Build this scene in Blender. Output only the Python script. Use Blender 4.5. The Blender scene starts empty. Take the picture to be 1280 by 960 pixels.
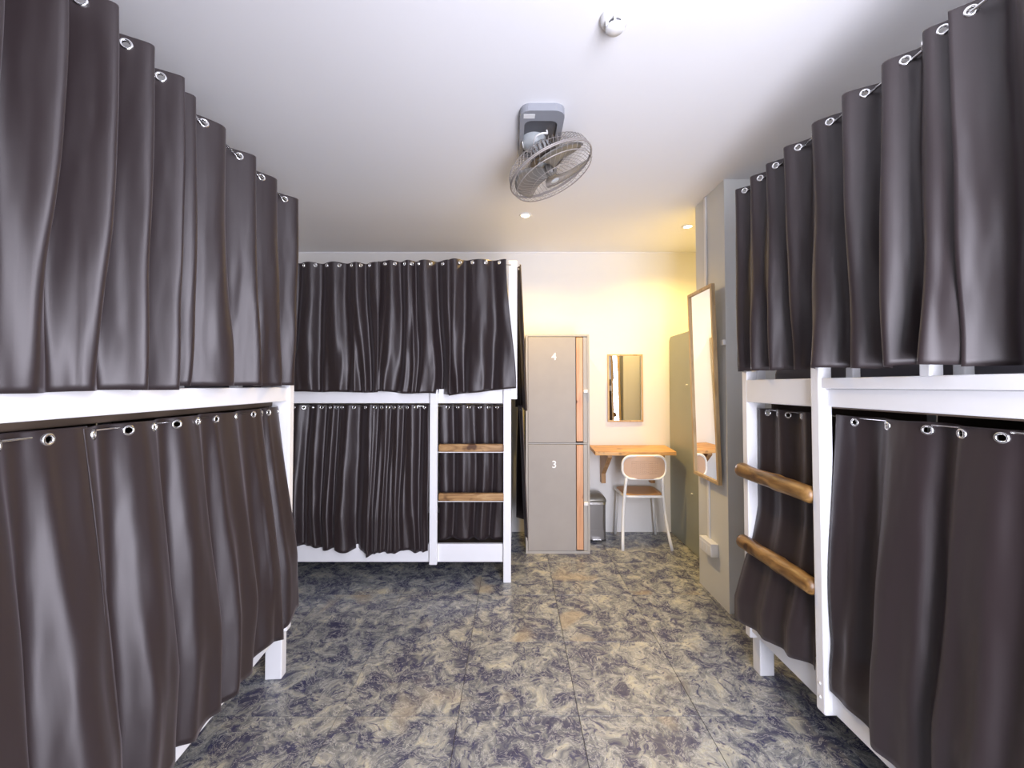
import bpy, bmesh, math, random
from mathutils import Vector, Matrix, noise

C = bpy.context.scene.collection
PI = math.pi
R = math.radians
random.seed(7)

# ------------------------------------------------------------------ camera
CAMZ = 1.40
F = 520.0                                   # focal length in pixels of the 1280 wide frame
cam_d = bpy.data.cameras.new('camera')
cam = bpy.data.objects.new('camera', cam_d)
C.objects.link(cam)
cam.location = (0, 0, CAMZ)
cam.rotation_euler = (R(90 + 1.5), 0, 0)
cam_d.sensor_width = 36
cam_d.lens = F / 1280 * 36
cam_d.shift_x = -2 / 1280
cam_d.shift_y = -11.6 / 1280
cam_d.clip_start = 0.02
bpy.context.scene.camera = cam

# ------------------------------------------------------------------ world, daylight, exposure
vs = bpy.context.scene.view_settings
bpy.context.scene.display_settings.display_device = 'sRGB'
vs.view_transform = 'Standard'
vs.look = 'None'
vs.gamma = 1
vs.use_curve_mapping = False
vs.exposure = 0.68

world = bpy.data.worlds.new('daylight')
bpy.context.scene.world = world
world.use_nodes = True
world.node_tree.nodes['Background'].inputs[0].default_value = (0.75, 0.86, 1.0, 1)
world.node_tree.nodes['Background'].inputs[1].default_value = 1.6


def area(name, loc, target, sx, sy, power, col):
    l = bpy.data.lights.new(name, 'AREA')
    l.shape = 'RECTANGLE'
    l.size = sx
    l.size_y = sy
    l.energy = power
    l.color = col
    o = bpy.data.objects.new(name, l)
    C.objects.link(o)
    o.location = loc
    v = Vector(target) - Vector(loc)
    o.rotation_euler = v.to_track_quat('-Z', 'Y').to_euler()
    return o


# daylight pouring in through the tall glazed opening in the wall behind the camera
area('window_daylight', (0.80, -0.46, 1.35), (-0.40, 2.0, 1.62), 1.0, 2.1, 84, (0.87, 0.86, 1.0))


# ------------------------------------------------------------------ materials
def new_mat(name):
    m = bpy.data.materials.new(name)
    m.use_nodes = True
    nt = m.node_tree
    return m, nt, nt.nodes['Principled BSDF']


def simple(name, col, rough=0.5, metal=0.0, spec=0.5, bump=0.0, bscale=60, var=0.0, vscale=6):
    m, nt, b = new_mat(name)
    b.inputs['Base Color'].default_value = (*col, 1)
    b.inputs['Roughness'].default_value = rough
    b.inputs['Metallic'].default_value = metal
    b.inputs['Specular IOR Level'].default_value = spec
    tc = nt.nodes.new('ShaderNodeTexCoord')
    if var > 0:
        n = nt.nodes.new('ShaderNodeTexNoise')
        n.inputs['Scale'].default_value = vscale
        n.inputs['Detail'].default_value = 5
        nt.links.new(tc.outputs['Object'], n.inputs['Vector'])
        r = nt.nodes.new('ShaderNodeValToRGB')
        r.color_ramp.elements[0].position = 0.3
        r.color_ramp.elements[1].position = 0.7
        r.color_ramp.elements[0].color = (*[c * (1 - var) for c in col], 1)
        r.color_ramp.elements[1].color = (*[min(1, c * (1 + var * 0.5)) for c in col], 1)
        nt.links.new(n.outputs['Fac'], r.inputs['Fac'])
        nt.links.new(r.outputs['Color'], b.inputs['Base Color'])
    if bump > 0:
        n = nt.nodes.new('ShaderNodeTexNoise')
        n.inputs['Scale'].default_value = bscale
        n.inputs['Detail'].default_value = 4
        nt.links.new(tc.outputs['Object'], n.inputs['Vector'])
        bp = nt.nodes.new('ShaderNodeBump')
        bp.inputs['Strength'].default_value = bump
        bp.inputs['Distance'].default_value = 0.004
        nt.links.new(n.outputs['Fac'], bp.inputs['Height'])
        nt.links.new(bp.outputs['Normal'], b.inputs['Normal'])
    return m


def wood(name, c1, c2, c3, stretch, scale=9, rough=0.45, knots=True):
    m, nt, b = new_mat(name)
    b.inputs['Roughness'].default_value = rough
    tc = nt.nodes.new('ShaderNodeTexCoord')
    mp = nt.nodes.new('ShaderNodeMapping')
    mp.inputs['Scale'].default_value = stretch
    nt.links.new(tc.outputs['Object'], mp.inputs['Vector'])
    n = nt.nodes.new('ShaderNodeTexNoise')
    n.inputs['Scale'].default_value = scale
    n.inputs['Detail'].default_value = 6
    n.inputs['Distortion'].default_value = 1.2
    nt.links.new(mp.outputs['Vector'], n.inputs['Vector'])
    r = nt.nodes.new('ShaderNodeValToRGB')
    e = r.color_ramp.elements
    e[0].position = 0.32
    e[0].color = (*c1, 1)
    e[1].position = 0.7
    e[1].color = (*c3, 1)
    k = e.new(0.5)
    k.color = (*c2, 1)
    nt.links.new(n.outputs['Fac'], r.inputs['Fac'])
    out = r.outputs['Color']
    if knots:
        v = nt.nodes.new('ShaderNodeTexNoise')
        v.inputs['Scale'].default_value = 9
        v.inputs['Detail'].default_value = 2
        nt.links.new(tc.outputs['Object'], v.inputs['Vector'])
        r2 = nt.nodes.new('ShaderNodeValToRGB')
        r2.color_ramp.elements[0].position = 0.66
        r2.color_ramp.elements[0].color = (1, 1, 1, 1)
        r2.color_ramp.elements[1].position = 0.74
        r2.color_ramp.elements[1].color = (0.25, 0.17, 0.12, 1)
        nt.links.new(v.outputs['Fac'], r2.inputs['Fac'])
        mx = nt.nodes.new('ShaderNodeMix')
        mx.data_type = 'RGBA'
        mx.blend_type = 'MULTIPLY'
        mx.inputs['Factor'].default_value = 1
        nt.links.new(out, mx.inputs['A'])
        nt.links.new(r2.outputs['Color'], mx.inputs['B'])
        out = mx.outputs['Result']
    nt.links.new(out, b.inputs['Base Color'])
    bp = nt.nodes.new('ShaderNodeBump')
    bp.inputs['Strength'].default_value = 0.25
    bp.inputs['Distance'].default_value = 0.003
    nt.links.new(n.outputs['Fac'], bp.inputs['Height'])
    nt.links.new(bp.outputs['Normal'], b.inputs['Normal'])
    return m


def satin(name, c_lo, c_hi, rough, spec, sheen):
    m, nt, b = new_mat(name)
    tc = nt.nodes.new('ShaderNodeTexCoord')
    n = nt.nodes.new('ShaderNodeTexNoise')
    n.inputs['Scale'].default_value = 700
    n.inputs['Detail'].default_value = 1
    nt.links.new(tc.outputs['Object'], n.inputs['Vector'])
    r = nt.nodes.new('ShaderNodeValToRGB')
    r.color_ramp.elements[0].color = (*c_lo, 1)
    r.color_ramp.elements[1].color = (*c_hi, 1)
    nt.links.new(n.outputs['Fac'], r.inputs['Fac'])
    nt.links.new(r.outputs['Color'], b.inputs['Base Color'])
    b.inputs['Roughness'].default_value = rough
    b.inputs['Specular IOR Level'].default_value = spec
    b.inputs['Specular Tint'].default_value = (1.0, 0.97, 0.97, 1)
    b.inputs['Sheen Weight'].default_value = sheen
    b.inputs['Sheen Roughness'].default_value = 0.5
    b.inputs['Sheen Tint'].default_value = (0.92, 0.82, 0.88, 1)
    mp = nt.nodes.new('ShaderNodeMapping')
    mp.inputs['Scale'].default_value = (9, 9, 2.2)
    nt.links.new(tc.outputs['Object'], mp.inputs['Vector'])
    n2 = nt.nodes.new('ShaderNodeTexNoise')
    n2.inputs['Scale'].default_value = 1.0
    n2.inputs['Detail'].default_value = 2
    nt.links.new(mp.outputs['Vector'], n2.inputs['Vector'])
    bp = nt.nodes.new('ShaderNodeBump')
    bp.inputs['Strength'].default_value = 0.5
    bp.inputs['Distance'].default_value = 0.025
    nt.links.new(n2.outputs['Fac'], bp.inputs['Height'])
    nt.links.new(bp.outputs['Normal'], b.inputs['Normal'])
    return m


def floor_mat():
    m, nt, b = new_mat('camouflage marbled vinyl')
    tc = nt.nodes.new('ShaderNodeTexCoord')
    geo = nt.nodes.new('ShaderNodeNewGeometry')
    oi = nt.nodes.new('ShaderNodeObjectInfo')
    mul = nt.nodes.new('ShaderNodeMath')
    mul.operation = 'MULTIPLY'
    mul.inputs[1].default_value = 0.35
    nt.links.new(oi.outputs['Random'], mul.inputs[0])
    comb = nt.nodes.new('ShaderNodeCombineXYZ')
    nt.links.new(mul.outputs[0], comb.inputs[2])
    add = nt.nodes.new('ShaderNodeVectorMath')
    nt.links.new(geo.outputs['Position'], add.inputs[0])
    nt.links.new(comb.outputs[0], add.inputs[1])
    # warp
    w = nt.nodes.new('ShaderNodeTexNoise')
    w.inputs['Scale'].default_value = 7
    w.inputs['Detail'].default_value = 3
    nt.links.new(add.outputs[0], w.inputs['Vector'])
    sub = nt.nodes.new('ShaderNodeVectorMath')
    sub.operation = 'MULTIPLY_ADD'
    sub.inputs[1].default_value = (0.12, 0.12, 0.0)
    nt.links.new(w.outputs['Color'], sub.inputs[0])
    nt.links.new(add.outputs[0], sub.inputs[2])

    def ns(scale, det, dist, rough=0.6):
        n = nt.nodes.new('ShaderNodeTexNoise')
        n.inputs['Scale'].default_value = scale
        n.inputs['Detail'].default_value = det
        n.inputs['Distortion'].default_value = dist
        n.inputs['Roughness'].default_value = rough
        nt.links.new(sub.outputs[0], n.inputs['Vector'])
        return n

    def ramp(src, pts):
        r = nt.nodes.new('ShaderNodeValToRGB')
        e = r.color_ramp.elements
        e[0].position, e[0].color = pts[0][0], (*pts[0][1], 1)
        e[1].position, e[1].color = pts[-1][0], (*pts[-1][1], 1)
        for p, c in pts[1:-1]:
            k = e.new(p)
            k.color = (*c, 1)
        nt.links.new(src.outputs['Fac'], r.inputs['Fac'])
        return r

    def mix(fac, a, bb, mode='MIX'):
        x = nt.nodes.new('ShaderNodeMix')
        x.data_type = 'RGBA'
        x.blend_type = mode
        if isinstance(fac, float):
            x.inputs['Factor'].default_value = fac
        else:
            nt.links.new(fac, x.inputs['Factor'])
        nt.links.new(a, x.inputs['A'])
        nt.links.new(bb, x.inputs['B'])
        return x.outputs['Result']
    n1 = ns(10, 8, 0.7, 0.66)
    base = ramp(n1, [(0.30, (0.042, 0.043, 0.090)), (0.43, (0.085, 0.088, 0.130)), (0.50, (0.19, 0.20, 0.205)),
                     (0.57, (0.30, 0.305, 0.29)), (0.66, (0.46, 0.44, 0.35)), (0.76, (0.60, 0.56, 0.45))])
    # pale thin streaks
    n2 = ns(13, 6, 1.6, 0.7)
    st = ramp(n2, [(0.480, (0, 0, 0)), (0.50, (0.75, 0.75, 0.75)), (0.520, (0, 0, 0))])
    pale = nt.nodes.new('ShaderNodeRGB')
    pale.outputs[0].default_value = (0.56, 0.56, 0.54, 1)
    col = mix(st.outputs['Color'], base.outputs['Color'], pale.outputs[0])
    # dark blue flecks
    n3 = ns(26, 4, 1.5, 0.6)
    dk = ramp(n3, [(0.56, (0, 0, 0)), (0.66, (0.85, 0.85, 0.85))])
    dark = nt.nodes.new('ShaderNodeRGB')
    dark.outputs[0].default_value = (0.045, 0.047, 0.115, 1)
    col = mix(dk.outputs['Color'], col, dark.outputs[0])
    # tan patches
    n4 = ns(3.3, 1, 0.3, 0.4)
    tn = ramp(n4, [(0.64, (0, 0, 0)), (0.74, (0.55, 0.55, 0.55))])
    tan = nt.nodes.new('ShaderNodeRGB')
    tan.outputs[0].default_value = (0.44, 0.36, 0.24, 1)
    col = mix(tn.outputs['Color'], col, tan.outputs[0])
    nt.links.new(col, b.inputs['Base Color'])
    b.inputs['Roughness'].default_value = 0.26
    b.inputs['Specular IOR Level'].default_value = 0.45
    bp = nt.nodes.new('ShaderNodeBump')
    bp.inputs['Strength'].default_value = 0.12
    bp.inputs['Distance'].default_value = 0.002
    nt.links.new(n1.outputs['Fac'], bp.inputs['Height'])
    nt.links.new(bp.outputs['Normal'], b.inputs['Normal'])
    return m


def emis(name, col, s):
    m, nt, b = new_mat(name)
    b.inputs['Base Color'].default_value = (*col, 1)
    b.inputs['Emission Color'].default_value = (*col, 1)
    b.inputs['Emission Strength'].default_value = s
    return m


M = {}
M['wall'] = simple('painted plaster wall', (0.83, 0.82, 0.79), 0.75, bump=0.05, bscale=25)
M['ceiling'] = simple('painted ceiling', (0.87, 0.87, 0.88), 0.8, bump=0.08, bscale=6)
M['greywall'] = simple('pale grey painted pillar', (0.71, 0.715, 0.69), 0.6, bump=0.05, bscale=30)
M['white'] = simple('white painted wood', (0.86, 0.86, 0.87), 0.42, bump=0.06, bscale=14)
M['plastic'] = simple('white plastic', (0.85, 0.85, 0.84), 0.35)
M['locker'] = simple('taupe grey laminate', (0.38, 0.345, 0.305), 0.55, var=0.05)
M['lockedge'] = simple('greige edge band', (0.43, 0.40, 0.35), 0.5)
M['olive'] = simple('olive grey laminate', (0.37, 0.385, 0.315), 0.5, var=0.05, vscale=2)
M['satin'] = satin('dark brown satin', (0.013, 0.0074, 0.008), (0.023, 0.0138, 0.0145), 0.46, 0.66, 0.10)
M['steel'] = simple('polished steel', (0.85, 0.85, 0.85), 0.18, 1.0)
M['wire'] = simple('grey steel wire', (0.34, 0.31, 0.29), 0.4, 0.2)
M['fangrey'] = simple('grey fan plastic', (0.30, 0.31, 0.34), 0.4)
M['fanlight'] = simple('light grey motor plastic', (0.50, 0.53, 0.54), 0.4)
M['fandark'] = simple('dark fan recess', (0.10, 0.10, 0.11), 0.5)
M['motor'] = simple('dark motor metal', (0.09, 0.07, 0.06), 0.4, 0.4)
M['blade'] = simple('grey fan blade plastic', (0.16, 0.15, 0.135), 0.35)
M['mirror'] = simple('mirror glass', (0.93, 0.93, 0.92), 0.015, 1.0)
M['frame'] = wood('pale oak frame', (0.42, 0.27, 0.12), (0.55, 0.38, 0.19), (0.62, 0.45, 0.24), (3, 3, 0.4), knots=False)
M['desk'] = wood('warm pine desk', (0.50, 0.24, 0.07), (0.66, 0.36, 0.12), (0.74, 0.46, 0.19), (0.5, 4, 4), 6)
M['bracket'] = wood('brown pine bracket', (0.34, 0.17, 0.06), (0.45, 0.25, 0.10), (0.5, 0.3, 0.13), (4, 4, 0.5), 6, knots=False)
M['strip'] = wood('raw pine strip', (0.60, 0.28, 0.13), (0.68, 0.36, 0.19), (0.75, 0.45, 0.26), (4, 4, 0.3), 7)
M['log'] = wood('varnished round log', (0.06, 0.024, 0.008), (0.19, 0.095, 0.025), (0.36, 0.20, 0.065), (1, 5, 5), 5, 0.35)
M['logx'] = wood('varnished flat rung', (0.22, 0.11, 0.04), (0.38, 0.21, 0.08), (0.50, 0.31, 0.14), (1, 5, 5), 5, 0.4)
M['tile'] = floor_mat()
M['grout'] = simple('dark floor joint', (0.05, 0.05, 0.06), 0.8)
M['mattress'] = simple('grey mattress cloth', (0.22, 0.21, 0.24), 0.8, bump=0.1, bscale=80)
M['base'] = simple('plywood bed base darkened for shade', (0.10, 0.07, 0.05), 0.7)  # shade of the bunk interior is put into this dark colour
M['peach'] = simple('peach plastic', (0.60, 0.40, 0.27), 0.45)
M['orange'] = simple('tan plastic seat', (0.66, 0.38, 0.17), 0.4)
M['chairwhite'] = simple('white powder coat', (0.85, 0.85, 0.83), 0.35)
M['bin'] = simple('brushed grey bin metal', (0.20, 0.19, 0.18), 0.35, 0.6)
M['binlid'] = simple('dark grey bin lid', (0.22, 0.21, 0.18), 0.3, 0.4)
M['black'] = simple('black rubber', (0.02, 0.02, 0.02), 0.6)
M['number'] = simple('white vinyl numeral', (0.95, 0.95, 0.93), 0.5)
M['bulb'] = emis('warm bulb', (1.0, 0.83, 0.45), 30)


# ------------------------------------------------------------------ helpers
def link(o, parent=None):
    C.objects.link(o)
    if parent is not None:
        o.parent = parent
    return o


def obj(name, bm, mat, parent=None, smooth=False, loc=None):
    me = bpy.data.meshes.new(name)
    bmesh.ops.recalc_face_normals(bm, faces=bm.faces)
    bm.to_mesh(me)
    bm.free()
    me.materials.append(mat)
    if smooth:
        me.shade_smooth()
        for p in me.polygons:
            p.use_smooth = True
    o = bpy.data.objects.new(name, me)
    if loc:
        o.location = loc
    return link(o, parent)


def tag(o, label, cat, group=None):
    o['label'] = label
    o['category'] = cat
    if group:
        o['group'] = group
    return o


def thing(name, label, cat, loc=(0, 0, 0), rotz=0, group=None):
    o = bpy.data.objects.new(name, None)
    o.empty_display_size = 0.1
    link(o)
    o.location = loc
    o.rotation_euler = (0, 0, rotz)
    return tag(o, label, cat, group)


def box(bm, x0, x1, y0, y1, z0, z1, bev=0.0, mat=None):
    g = bmesh.ops.create_cube(bm, size=1)
    vs_ = g['verts']
    for v in vs_:
        v.co = Vector((x0 + (v.co.x + 0.5) * (x1 - x0), y0 + (v.co.y + 0.5) * (y1 - y0), z0 + (v.co.z + 0.5) * (z1 - z0)))
    if bev > 0:
        es = set()
        for v in vs_:
            es.update(v.link_edges)
        r = bmesh.ops.bevel(bm, geom=list(es), offset=bev, segments=2, affect='EDGES', profile=0.5)
        if mat:
            nv = set(r['verts']) | set(v for v in vs_ if v.is_valid)
            for v in nv:
                v.co = mat @ v.co
    elif mat:
        for v in vs_:
            v.co = mat @ v.co
    return bm


def bx(name, dims, mat, parent=None, bev=0.002, loc=None):
    bm = bmesh.new()
    box(bm, *dims, bev)
    return obj(name, bm, mat, parent, loc=loc)


def tube(bm, pts, r, sides=8, cap=True, closed=False):
    pts = [Vector(p) for p in pts]
    n = len(pts)
    rr = r if isinstance(r, (list, tuple)) else [r] * n
    rings = []
    ref = None
    for i, p in enumerate(pts):
        if closed:
            t = pts[(i + 1) % n] - pts[i - 1]
        else:
            t = pts[min(i + 1, n - 1)] - pts[max(i - 1, 0)]
        t.normalize()
        if ref is None:
            ref = Vector((0, 0, 1)) if abs(t.z) < 0.9 else Vector((1, 0, 0))
        a = t.cross(ref)
        if a.length < 1e-5:
            a = t.cross(Vector((0, 1, 0)))
        a.normalize()
        b = a.cross(t).normalized()
        ref = b
        rings.append([bm.verts.new(p + (a * math.cos(2 * PI * k / sides) + b * math.sin(2 * PI * k / sides)) * rr[i]) for k in range(sides)])
    m = n if closed else n - 1
    for i in range(m):
        A, B = rings[i], rings[(i + 1) % n]
        for k in range(sides):
            bm.faces.new((A[k], A[(k + 1) % sides], B[(k + 1) % sides], B[k]))
    if cap and not closed:
        bm.faces.new(rings[0][::-1])
        bm.faces.new(rings[-1])
    return bm


def lathe(bm, prof, seg=24, mat=None):
    rings = []
    for r, z in prof:
        if r < 1e-6:
            v = Vector((0, 0, z))
            rings.append([bm.verts.new(mat @ v if mat else v)])
        else:
            rg = []
            for k in range(seg):
                v = Vector((r * math.cos(2 * PI * k / seg), r * math.sin(2 * PI * k / seg), z))
                rg.append(bm.verts.new(mat @ v if mat else v))
            rings.append(rg)
    for A, B in zip(rings, rings[1:]):
        if len(A) == 1 and len(B) == 1:
            continue
        for k in range(seg):
            k2 = (k + 1) % seg
            if len(A) == 1:
                bm.faces.new((A[0], B[k], B[k2]))
            elif len(B) == 1:
                bm.faces.new((A[k], A[k2], B[0]))
            else:
                bm.faces.new((A[k], A[k2], B[k2], B[k]))
    return bm


def prism(bm, poly, axis, a0, a1):
    """poly: list of 2D points; axis 'x','y','z' extruded from a0 to a1"""
    def P(u, v, a):
        return {'x': (a, u, v), 'y': (u, a, v), 'z': (u, v, a)}[axis]
    A = [bm.verts.new(P(u, v, a0)) for u, v in poly]
    B = [bm.verts.new(P(u, v, a1)) for u, v in poly]
    bm.faces.new(A)
    bm.faces.new(B[::-1])
    n = len(poly)
    for i in range(n):
        bm.faces.new((A[i], A[(i + 1) % n], B[(i + 1) % n], B[i]))
    return bm


def rrect(x0, x1, y0, y1, r, seg=6):
    out = []
    for cx, cy, a in ((x1 - r, y1 - r, 0), (x0 + r, y1 - r, 90), (x0 + r, y0 + r, 180), (x1 - r, y0 + r, 270)):
        for k in range(seg + 1):
            t = R(a + 90 * k / seg)
            out.append((cx + r * math.cos(t), cy + r * math.sin(t)))
    return out


def struct(name, bm, mat):
    o = obj(name, bm, mat)
    o['kind'] = 'structure'
    return o


def sbox(name, dims, mat):
    bm = bmesh.new()
    box(bm, *dims)
    return struct(name, bm, mat)


# ------------------------------------------------------------------ room shell
XL, XR, YB, YF, ZC = -2.12, 2.24, 4.02, -0.35, 2.70
sbox('ceiling', (XL - .1, XR + .1, YF - .1, YB + .1, ZC, ZC + .1), M['ceiling'])
sbox('wall_back', (XL - .1, XR + .1, YB, YB + .1, 0, ZC), M['wall'])
sbox('wall_left', (XL - .1, XL, YF, YB, 0, ZC), M['wall'])
sbox('wall_right', (XR, XR + .1, YF, YB, 0, ZC), M['wall'])
# front wall behind the camera with a wide window opening
WX0, WX1, WZ0, WZ1 = 0.20, 1.42, 0.08, 2.50
bm = bmesh.new()
box(bm, XL - .1, WX0, YF - .1, YF, 0, ZC)
box(bm, WX1, XR + .1, YF - .1, YF, 0, ZC)
box(bm, WX0, WX1, YF - .1, YF, 0, WZ0)
box(bm, WX0, WX1, YF - .1, YF, WZ1, ZC)
struct('wall_front', bm, M['wall'])
bm = bmesh.new()
for a, b_ in ((WX0, WX0 + .05), (0.79, 0.83), (WX1 - .05, WX1)):
    box(bm, a, b_, YF - .06, YF - .01, WZ0, WZ1)
box(bm, WX0, WX1, YF - .06, YF - .01, WZ0, WZ0 + .05)
box(bm, WX0, WX1, YF - .06, YF - .01, WZ1 - .05, WZ1)
struct('window_1', bm, M['white'])

# floor slab with its vinyl tiles
fl = sbox('floor', (XL - .1, XR + .1, YF - .1, YB + .1, -0.10, -0.004), M['grout'])
TS = 0.512
bm = bmesh.new()
box(bm, -TS / 2 + .0012, TS / 2 - .0012, -TS / 2 + .0012, TS / 2 - .0012, -0.0045, 0.0, 0.0008)
tile_me = bpy.data.meshes.new('tile')
bm.to_mesh(tile_me)
bm.free()
tile_me.materials.append(M['tile'])
for i in range(-4, 5):
    for j in range(-3, 6):
        cx = -0.235 + TS * (i + .5)
        cy = 1.80 + TS * (j + .5) - TS
        o = bpy.data.objects.new('tile', tile_me)
        o.location = (cx, cy, 0)
        # trim outer tiles to the walls by moving inside only when they fit
        if cx - TS / 2 < XL - .35 or cx + TS / 2 > XR + .35 or cy + TS / 2 > YB + .6:
            bpy.data.objects.remove(o)
            continue
        link(o, fl)

# pillar (right), deep grey painted
PX, PY0, PY1 = 1.325, 2.59, 3.00
bm = bmesh.new()
box(bm, PX, XR, PY0, PY1, 0, ZC)
pil = struct('wall_pillar', bm, M['greywall'])
# shallow beam line where ceiling meets the back wall
sbox('trim_1', (XL, XR, YB - 0.006, YB, ZC - 0.012, ZC), M['ceiling'])

# ------------------------------------------------------------------ bunk beds


def frame_matrix(o, ang):
    return Matrix.Translation(Vector((o[0], o[1], 0))) @ Matrix.Rotation(ang, 4, 'Z')


class Plane:
    """aisle face of a bunk: l runs along it, w goes inward (towards the wall)"""

    def __init__(s, ox, oy, dx, dy, sgn):
        L = math.hypot(dx, dy)
        s.o = Vector((ox, oy))
        s.d = Vector((dx / L, dy / L))
        s.ang = math.atan2(dy, dx)
        s.s = sgn
        s.n = Vector((-s.d.y, s.d.x)) * (-sgn)     # outward (aisle) direction

    def P(s, l, out, z):
        q = s.o + s.d * l + s.n * out
        return Vector((q.x, q.y, z))


def bedpart(root, s, name, l0, l1, w0, w1, z0, z1, mat=None, bev=0.004):
    y0, y1 = sorted((s * w0, s * w1))
    return bx(name, (l0, l1, y0, y1, z0, z1), mat or M['white'], root, bev)


LEFT = Plane(-0.95 - .074 * 2.071, 2.071, .074, -1, -1)
RIGHT = Plane(1.199 - .0223 * 2.10, 2.10, .0223, -1, 1)
BACK = Plane(-0.0186, 3.02, -1, 0, -1)


def left_l(u):      # photo column of a point on the left bunk's face -> distance along it
    Y = .95 / (-(u - 642) / F - .074)
    return (2.071 - Y) * math.hypot(1, .074)


def right_l(u):
    Y = 1.199 / ((u - 642) / F + .0223)
    return (2.10 - Y) * math.hypot(1, .0223)


def back_l(u):
    return -0.0186 - (u - 642) / F * 3.02


def rung_log(root, s, z, l0, l1, w, r, seed):
    bm = bmesh.new()
    n = 26
    pts, rr = [], []
    for i in range(n + 1):
        t = i / n
        l = l0 + (l1 - l0) * t
        q = noise.noise(Vector((t * 5, seed, 0)))
        e = min(1, min(t, 1 - t) * 14 + 0.55)
        knot = 0.10 * math.exp(-((t - .58) / .05) ** 2)
        pts.append((l, s * (w + .003 * noise.noise(Vector((t * 3, 9, seed)))), z + .004 * q))
        rr.append(r * (1 + .07 * q + knot) * e)
    tube(bm, pts, rr, 14)
    return obj('rung', bm, M['log'], root, True)


def upper_posts(root, s, length, width, w0=.05, z0=1.40, z1=2.33):
    for l in (0.0, length - .045):
        for w in (w0, width - .05):
            bedpart(root, s, 'upper_post', l, l + .045, w, w + .045, z0, z1)


def rods(root, s, l0, l1, w, z, r=.0045):
    bm = bmesh.new()
    tube(bm, [(l0, s * w, z), (l1, s * w, z)], r, 8)
    return obj('curtain_rod', bm, M['steel'], root, True)


# ---- left bunk
bl = thing('bunk_bed', 'white wooden bunk bed along the left wall, closed with dark curtains', 'bunk bed',
           (LEFT.o.x, LEFT.o.y, 0), LEFT.ang, 'white wooden bunk beds')
s = -1
LB, WB = 2.02, 0.86
bedpart(bl, s, 'side_rail', 0.0, LB, 0.0, .03, 1.325, 1.392)
bedpart(bl, s, 'side_rail', 0.0, LB, 0.03, .07, 1.335, 1.38)
bedpart(bl, s, 'side_rail', 0.0, LB, 0.005, .035, .225, .35)
bedpart(bl, s, 'back_rail', 0.0, LB, WB - .03, WB, 1.325, 1.392)
bedpart(bl, s, 'back_rail', 0.0, LB, WB - .03, WB, .225, .35)
bedpart(bl, s, 'deck', 0.03, LB - .03, .07, WB - .03, 1.30, 1.33, M['base'])
bedpart(bl, s, 'deck', 0.03, LB - .03, .035, WB - .03, .27, .29, M['base'])
for l in (0.0, LB - .05):
    bedpart(bl, s, 'end_rail', l, l + .03, .07, WB, 1.325, 1.40)
    bedpart(bl, s, 'end_rail', l, l + .03, .07, WB, .225, .35)
bedpart(bl, s, 'post', 0.0, .045, -.012, .075, .22, 1.42)
bedpart(bl, s, 'post', LB - .05, LB, -.0, .08, .22, 1.42)
for l in (0.0, LB - .05):
    bedpart(bl, s, 'leg', l, l + .05, 0.008 if l == 0 else .02, .085, 0, .225)
    bedpart(bl, s, 'post', l, l + .05, WB - .08, WB, 0, 1.42)
for u in (240, 312):
    bedpart(bl, s, 'guard_post', left_l(u) - .02, left_l(u) + .02, .035, .07, 1.38, 1.45)
upper_posts(bl, s, LB, WB)
rods(bl, s, -.01, LB, .0, 2.288)
rods(bl, s, .0, LB, .045, 1.285, .003)

for l in (.052, LB - .03):  # unseen dark boards added to keep the lower bunk black inside
    bedpart(bl, s, 'end_light_block', l, l + .018, .085, WB - .08, .29, 1.30, M['base'])
bedpart(bl, s, 'back_panel', .05, LB - .05, WB, WB + .012, .2, 1.39, M['base'])  # unseen dark sheet added to stop light leaking in behind the bed
bedpart(bl, s, 'end_light_block', LB + .001, LB + .019, .0, WB, .2, 1.39, M['white'])  # unseen closure added at the near end against the window light
# ---- right bunk
br = thing('bunk_bed', 'white wooden bunk bed along the right side with two round log rungs', 'bunk bed',
           (RIGHT.o.x, RIGHT.o.y, 0), RIGHT.ang, 'white wooden bunk beds')
s = 1
WR = 0.95
l_lad = 0.495
bedpart(br, s, 'side_rail', 0.04, l_lad, 0.0, .03, 1.318, 1.428)
bedpart(br, s, 'side_rail', l_lad, LB, 0.004, .03, 1.322, 1.388)
bedpart(br, s, 'guard_rail', l_lad + .04, LB, -.012, .02, 1.389, 1.428)
bedpart(br, s, 'side_rail', 0.0, LB, 0.008, .032, .20, .33)
bedpart(br, s, 'back_rail', 0.0, LB, WR - .03, WR, 1.325, 1.392)
bedpart(br, s, 'back_rail', 0.0, LB, WR - .03, WR, .225, .35)
bedpart(br, s, 'deck', 0.03, LB - .03, .031, WR - .03, 1.315, 1.34, M['base'])
bedpart(br, s, 'deck', 0.03, LB - .03, .031, WR - .03, .27, .29, M['base'])
for l in (0.0, LB - .05):
    bedpart(br, s, 'end_rail', l, l + .03, .09, WR, 1.325, 1.40)
    bedpart(br, s, 'end_rail', l, l + .03, .09, WR, .225, .35)
bedpart(br, s, 'post', 0.0, .04, 0.0, .092, .17, 1.47)
bedpart(br, s, 'post', LB - .05, LB, 0.032, .10, .17, 1.47)
bedpart(br, s, 'leg', .0, .06, .035, .105, 0, .20)
bedpart(br, s, 'leg', LB - .05, LB, .035, .105, 0, .20)
for l in (0.0, LB - .05):
    bedpart(br, s, 'post', l, l + .05, WR - .08, WR, 0, 1.42)
bedpart(br, s, 'ladder_post', l_lad, l_lad + .045, -.020, 0.03, .185, 1.475, bev=.006)
for l, w0, w1, z in ((right_l(1051), .03, .06, 1.465), (right_l(1160), -.01, .03, 1.50), (right_l(1176), .05, .08, 1.475)):
    bedpart(br, s, 'guard_post', l - .016, l + .016, w0, w1, 1.40, z)
rung_log(br, s, .978, -.01, l_lad + .002, -.012, .034, 1.3)
rung_log(br, s, .628, -.01, l_lad + .002, -.012, .034, 4.1)
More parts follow.
